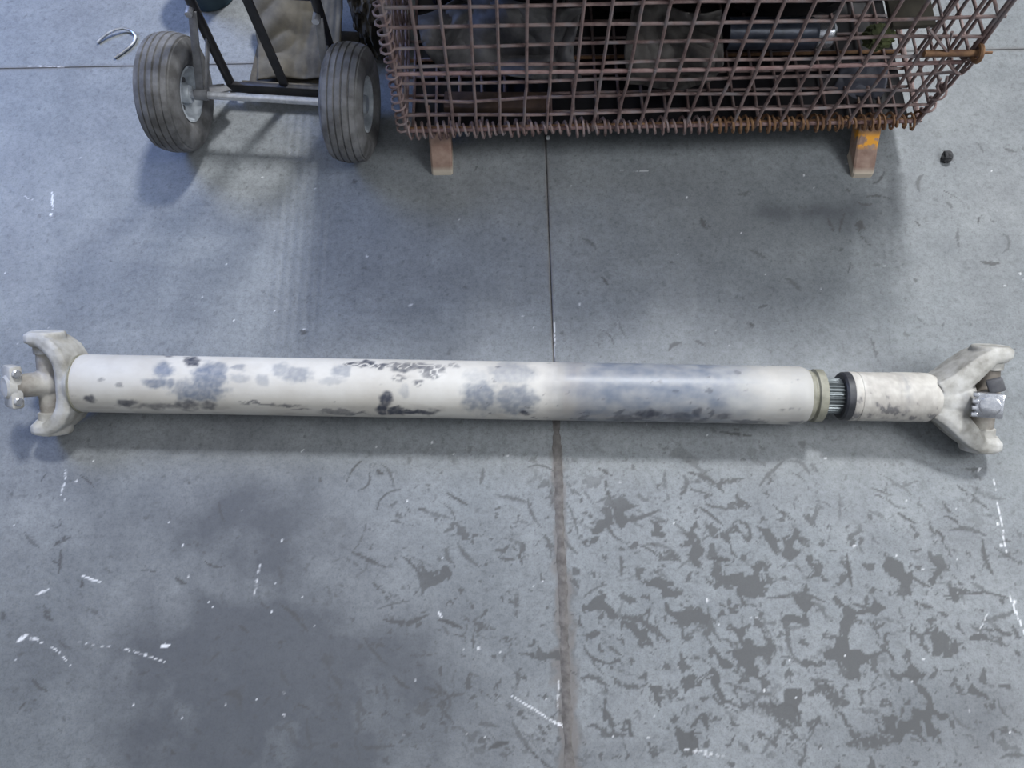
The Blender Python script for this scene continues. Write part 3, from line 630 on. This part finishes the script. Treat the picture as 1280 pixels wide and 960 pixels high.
# legs: folded steel channel feet kicked forward at the foot
def leg(x, yb, mat, label):
    mb = MB(); wv_, dep, th, top, ly = 0.0245, 0.06, 0.004, BZ0-.004, BY0+.012
    def quad_prism(pts_bot, pts_top):
        n = len(pts_bot); v = [Vector(p) for p in pts_bot] + [Vector(p) for p in pts_top]
        mb.add(v, [tuple(range(n))[::-1], tuple(range(n, 2*n))] + [(k, (k+1) % n, n+(k+1) % n, n+k) for k in range(n)])
    def ring_(y0, z, b=.004):   # U section, open at the back
        return [(-wv_, y0+dep, z), (-wv_, y0+b, z), (-wv_+b, y0, z), (wv_-b, y0, z), (wv_, y0+b, z), (wv_, y0+dep, z), (wv_-th, y0+dep, z), (wv_-th, y0+th+.001, z), (-wv_+th, y0+th+.001, z), (-wv_+th, y0+dep, z)]
    n = 10; levels = [(yb, 0.0), (yb+.002, .012), (yb+(ly-yb)*.55, .055), (ly, top)]
    v = [Vector(p) for (y0, z) in levels for p in ring_(y0, z)]
    f = [(i*n+k, i*n+(k+1) % n, (i+1)*n+(k+1) % n, (i+1)*n+k) for i in range(len(levels)-1) for k in range(n)] + [tuple(range(n))[::-1], tuple(range((len(levels)-1)*n, len(levels)*n))]
    mb.add([p + Vector((x, 0, 0)) - Vector((BO.x, BO.y, 0)) for p in v], f)
    o_ = mb.build('leg', mat, basket, True, 30); o_['label'] = label; return o_
fL = at_z(553, 219, 0); fR = at_z(1077, 222, 0)
leg(fL.x, fL.y, M_leg, 'rust brown folded steel leg'); leg(fR.x, fR.y, M_leg2, 'rusty steel leg splashed with orange paint')
for x in (fL.x, fR.x):
    lb = MB()
    for s in (-1, 1): lb.box((x + s*0.022 - BO.x, BY1-.05-BO.y, (BZ0-.006)/2), (.002, .03, (BZ0-.006)/2))
    lb.box((x-BO.x, BY1-.02-BO.y, (BZ0-.006)/2), (.024, .002, (BZ0-.006)/2)).build('leg', M_leg, basket, False)

# ---- what lies in the container
def lump(name, c, r, mat, label, cat, seed=0, crumple=0.28, freq=2.2, rz=0.0, sub=5, group=None, tilt=(0, 0), power=0.8):
    bm = bmesh.new(); bmesh.ops.create_icosphere(bm, subdivisions=sub, radius=1.0)
    R = Matrix.Rotation(rz, 3, 'Z') @ Matrix.Rotation(tilt[0], 3, 'X') @ Matrix.Rotation(tilt[1], 3, 'Y')
    so = Vector((seed*3.1, seed*1.7, seed*2.3))
    for q in bm.verts:
        d = q.co.normalized()
        k = 1 - abs(mnoise.noise(d*freq + so))*2*crumple - abs(mnoise.noise(d*freq*2.3 + so))*crumple - 0.3*crumple*mnoise.noise(d*freq*5 + so)
        k += 0.35*crumple
        p = Vector((math.copysign(abs(d.x)**power, d.x)*r[0], math.copysign(abs(d.y)**power, d.y)*r[1], math.copysign(abs(d.z)**power, d.z)*r[2]))*k
        q.co = R @ p
    zmin = min(q.co.z for q in bm.verts)
    m = bpy.data.meshes.new(name); bm.to_mesh(m); bm.free()
    m.polygons.foreach_set('use_smooth', [True]*len(m.polygons))
    o_ = obj(name, m, mat, None, 28); o_.location = c
    return tag(o_, label, cat, group)
def sheet(name, pts4, mat, label, cat, amp=0.03, seed=0, n=36, freq=9, thick=0.003):
    """crumpled sheet spanned between four corners (p00, p10, p11, p01)"""
    p00, p10, p11, p01 = [Vector(p) for p in pts4]; c = (p00+p10+p11+p01)/4
    nr = (p10-p00).cross(p01-p00).normalized(); v = []; so = Vector((seed*5.1, seed*2.2, seed))
    for i in range(n):
        for j in range(n):
            a_, b_ = i/(n-1), j/(n-1); p = (p00*(1-a_) + p10*a_)*(1-b_) + (p01*(1-a_) + p11*a_)*b_
            h = (abs(mnoise.noise(p*freq + so))*1.6 + 0.6*abs(mnoise.noise(p*freq*2.7 + so)) - 0.5)*amp
            ed = Vector((mnoise.noise(p*freq*.8 + so*2), mnoise.noise(p*freq*.8 + so*3), 0))*amp*0.9
            v.append(p + nr*h + ed - c)
    f = [(i*n+j, (i+1)*n+j, (i+1)*n+j+1, i*n+j+1) for i in range(n-1) for j in range(n-1)]
    o_ = obj(name, mesh_of(name, v, f), mat, None, 30); o_.location = c
    s_ = o_.modifiers.new('s', 'SOLIDIFY'); s_.thickness = thick; s_.offset = 0
    return tag(o_, label, cat)

sheet('plastic_sheet', [at_y(548, 112, 1.20), at_y(742, 108, 1.20), at_y(735, 8, 1.30), at_y(520, 12, 1.32)], M_bag1, 'dark grey crumpled plastic sheet pressed against the container front', 'plastic sheet', 0.085, 3, 56, 7)
sheet('plastic_sheet', [at_y(795, 104, 1.22), at_y(872, 106, 1.20), at_y(905, 10, 1.30), at_y(798, 14, 1.32)], M_bag3, 'sooty folded plastic sheet beside the blue-black pipe', 'plastic sheet', 0.075, 8, 50, 9)
sheet('plastic_sheet', [at_y(1034, 124, 1.225), at_y(1092, 122, 1.225), at_y(1104, 80, 1.28), at_y(1048, 84, 1.29)], M_bluebag, 'bluish grey crumpled plastic sheet in the container corner under the rag', 'plastic sheet', 0.030, 11, 30, 12)
# blue-black pipe with bright end
pa, pb = at_y(925, 42, 1.30), at_y(1030, 42, 1.30); pc = (pa+pb)/2
pipe = empty('steel_pipe', pc, 0, 'blue-black steel pipe with bright worn end inside the container', 'pipe')
dv = pb-pa; fr_ = frame_of(dv); L_ = dv.length
MB().lathe([(-L_/2-.03, .034), (L_/2-.03, .034), (L_/2-.02, .030)], 28, frame=fr_).build('barrel', M_navy, pipe)
MB().lathe([(L_/2-.022, .026), (L_/2-.012, .030), (L_/2+.012, .030), (L_/2+.020, .022), (L_/2+.010, .018)], 28, frame=fr_).build('end_cap', M_chrome, pipe)
lump('cloth_rag', at_y(1098, 46, 1.30), (.035, .03, .02), M_green, 'olive green rag wedged beside the pipe end', 'rag', 5, .3, 2.5, 0.3, 4)
pl = at_y(620, 138, 1.20); pk = MB().box((0, 0, 0), (0.115, 0.022, 0.009), None, .002).build('wood_plank', M_plank, None, True, 30)
pk.location = (pl.x, 1.205, BZ0+.016); pk.rotation_euler = (0, 0, -.03); tag(pk, 'dark brown plank lying on the container base below the grey sheet', 'plank')
bl = at_y(1135, 4, 1.25); bd = MB().box((0, 0, 0), (0.045, 0.055, 0.006), None, .002).build('fibre_board', M_olive, None, True, 30)
bd.location = (min(bl.x, .862), bl.y, bl.z); bd.rotation_euler = (0.12, 0.05, 0.08); tag(bd, 'olive brown board wedged at the end wall of the container above the rag', 'board')
for i, (x, y, z, rx, ry, rz, lb) in enumerate([(-.015, 1.56, .26, .165, .16, .135, 'black scrap bag behind the dark grey plastic sheet in the container'), (.335, 1.56, .26, .16, .16, .135, 'black scrap bag behind the sooty folded plastic sheet in the container'), (.64, 1.54, .26, .14, .16, .135, 'black scrap bag behind the blue-black pipe in the container'),
        (-.022, 1.44, .71, .180, .255, .285, 'big black scrap bag heaped above the dark grey plastic sheet in the container'), (.342, 1.44, .71, .172, .255, .285, 'big black scrap bag heaped above the sooty folded plastic sheet in the container'), (.705, 1.44, .71, .182, .255, .285, 'big black scrap bag heaped above the blue-black pipe in the container')]):
    lump('scrap_bag', (x, y, z), (rx, ry, rz), M_bag2, lb, 'bag', i+1, .07, 2.2, 0, 4, 'black scrap bags in the container', power=0.45 if i < 3 else 0.3)

# ================================================================== HAND TRUCK
WRAD = 0.128
A0, A1 = at_z(243, 118, WRAD), at_z(415, 128, WRAD)
hy = math.atan2(A1.y-A0.y, A1.x-A0.x); hc = (A0+A1)/2
truck = empty('hand_truck', (hc.x, hc.y, 0), hy, 'upright two-wheeled hand truck with black frame and ribbed rubber tyres beside the wire container', 'hand truck')
TI = (Matrix.Translation((hc.x, hc.y, 0)) @ Matrix.Rotation(hy, 4, 'Z')).inverted()
def tl_(p): return TI @ Vector(p)
half = (A1-A0).length/2
MB().lathe([(-half-.05, .0085), (half+.05, .0085)], 16, 'X', (0, 0, WRAD)).build('axle', M_zinc, truck)
MB().lathe([(-half+.002, .012), (-half+.032, .012)], 16, 'X', (0, 0, WRAD)).build('axle_sleeve', M_flat, truck)
def wheel(cx):
    o_ = Vector((cx, 0, WRAD)); hw = 0.043
    # ribbed tyre
    prof = [(-.030, .056), (-.040, .066), (-.046, .085), (-.045, .103), (-.038, .117)]
    ribs = 5; wdt = .072
    for k in range(ribs):
        x0 = -wdt/2 + k*wdt/ribs; crown = lambda x: WRAD - 0.0075*(abs(x)/.036)**2
        prof += [(x0+.0008, crown(x0)-.003), (x0+.0022, crown(x0+.002)), (x0+wdt/ribs-.0022, crown(x0+wdt/ribs-.002)), (x0+wdt/ribs-.0008, crown(x0+wdt/ribs)-.003)]
    prof += [(.038, .117), (.045, .103), (.046, .085), (.040, .066), (.030, .056)]
    w_ = MB().lathe(prof + [prof[0]], 56, 'X', o_, False).build('tyre', M_tyre, truck, True, 30)
    rim = [(-.034, .058), (-.037, .060), (-.037, .055), (-.024, .050), (-.014, .040), (-.012, .018), (.012, .018), (.014, .040), (.024, .050), (.037, .055), (.037, .060), (.034, .058)]
    r_ = MB().lathe(rim, 40, 'X', o_, False).build('rim', M_rim, truck, True, 30)
    MB().lathe([(-.036, .012), (-.036, .0185), (-.030, .020), (.030, .020), (.036, .0185), (.036, .012)], 24, 'X', o_).build('hub', M_rim, truck)
    for k in range(4):
        t = k*math.pi/2 + .5
        for s in (-1, 1):
            MB().lathe([(-.002, .006), (.0035, .006), (.0045, .004)], 8, 'X', o_ + Vector((s*.0165 if s > 0 else -.0195, .030*math.cos(t), .030*math.sin(t)))).build('rim_bolt', M_dark, r_)
wheel(-half-.043); wheel(half+.043)
# frame
RY = 0.098
rx_ = [tl_((-.651, 1.325, .05)).x, tl_((-.527, 1.31, .05)).x, tl_((-.386, 1.295, .05)).x]
for k, x in enumerate(rx_):
    xt = x + (-.022 if k == 1 else 0)
    if k == 1: r__ = MB().box((0, 0, 0), (.0095, .004, .56)).build('centre_rail', M_black, truck, True, 30); r__.location = ((x+xt)/2, RY, .60); r__.rotation_euler = (0, -.03, 0)
    else:
        MB().tube([(x, RY, .028), (x, RY, .6), (x, RY-.01, 1.05), (x, RY-.05, 1.22)], .0105, 12).build('rail', M_black, truck)
MB().box(((rx_[0]+rx_[2])/2, RY-.005, .045), ((rx_[2]-rx_[0])/2+.004, .006, .014), None, .002).build('bottom_bar', M_black, truck)
for z in (.335, .62, .95): MB().box(((rx_[0]+rx_[2])/2, RY, z), ((rx_[2]-rx_[0])/2, .005, .014), None, .002).build('cross_bar', M_navy, truck)
MB().tube([(rx_[0], RY-.05, 1.22), (rx_[0], RY-.11, 1.27), ((rx_[0]+rx_[2])/2, RY-.13, 1.28), (rx_[2], RY-.11, 1.27), (rx_[2], RY-.05, 1.22)], .0105, 12).build('handle', M_black, truck)
def bar(p, q, wd, th, name, mat, xdir=Vector((1, 0, 0))):
    p, q = Vector(p), Vector(q); d = (q-p).normalized(); u = (xdir - d*xdir.dot(d)).normalized(); n_ = d.cross(u)
    return MB().box((p+q)/2, (wd, th, (q-p).length/2), rotm(u, n_, d), .0012).build(name, mat, truck, True, 30)
for s, xr in ((-1, rx_[0]), (1, rx_[2])):
    xb = s*(half-.012 if s < 0 else half-.006)
    bar((xb, 0, WRAD-.006), (xr, RY-.012, .285), .0085, .003, 'axle_bracket', M_flat)
    bar((xb - s*.014, .004, WRAD-.004), (xr, RY-.004, .20), .0022, .008, 'bracket_web', M_flat)
    MB().lathe([(-.012, .008), (.012, .008), (.016, .005)], 10, 'Y', (xr - .004, RY-.014, .288)).build('bolt', M_zinc, truck)
v = [(-half+.012, -.003, WRAD-.002), (-half+.055, .060, .075), (-half+.030, .080, .070), (-half+.004, .02, WRAD+.004)]
MB().add([Vector(p) for p in v] + [Vector(p)+Vector((0, 0, -.004)) for p in v], [(0,1,2,3), (7,6,5,4), (0,4,5,1), (1,5,6,2), (2,6,7,3), (3,7,4,0)]).build('gusset', M_flat, truck, False)
# toe plate
tp = MB().box((.03, RY+.105, .006), (.125, .105, .004), None, .002).box((.03, RY+.004, .03), (.12, .003, .026), None, .001).build('toe_plate', M_burlap, truck, True, 30)

# ---- things behind the hand truck
sk = sheet('brown_sack', [tuple(at_z(322, 104, .03)), tuple(at_z(418, 94, .03)), tuple(at_z(425, -14, .10)), tuple(at_z(312, -10, .09))], M_brownbag, 'crumpled brown paper sack lying on the hand truck toe plate', 'sack', 0.030, 4, 44, 6, 0.004)
c0 = at_z(262, -2, 0)
can = empty('steel_can', (c0.x, c0.y+.02, 0), 0, 'dark teal round can standing behind the hand truck', 'can')
MB().lathe([(0.0, .062), (.003, .066), (.006, .064), (.15, .064), (.153, .067), (.157, .067)], 40, 'Z').build('body', M_can, can)
MB().lathe([(.150, .060), (.151, .060), (.149, .002)], 40, 'Z').build('lid', M_can, can)
lump('cloth_sack', (-.318, 1.555, .10), (.062, .15, .13), M_burlap, 'dark brown cloth sack standing between hand truck and wire container', 'sack', 14, .22, 2.4, .2, 5)

# ================================================================== SMALL THINGS ON THE FLOOR
hk = [(122,53),(128,47),(136,41),(145,37),(153,35.5),(161,37),(167,41),(170,46),(167,53),(160,60),(152,66),(143,72)]
hz = [.0045, .007, .010, .011, .010, .008, .006, .0045, .0045, .005, .0045, .0045]
hp_ = [at_z(x, y, z) for (x, y), z in zip(hk, hz)]; hcn = Vector((hp_[6].x, hp_[6].y, 0))
hook = MB().tube([p-hcn for p in hp_], .0034, 8).build('bent_wire', M_wire, None); hook.location = hcn
tag(hook, 'bright bent steel wire hook lying on the bluish floor near the hand truck wheel', 'wire')
st = lump('stone', tuple(at_z(1184, 196, .010)), (.012, .014, .012), M_stone, 'small dark stone on the bare floor beside the wire container leg', 'stone', 3, .25, 1.5, 0, 3)
p = at_z(685, 172, .004); pel = lump('pellet', tuple(p), (.0055, .0055, .0045), M_white, 'tiny white pellet on the floor in front of the wire container', 'pellet', 6, .12, 1.5, 0, 2)
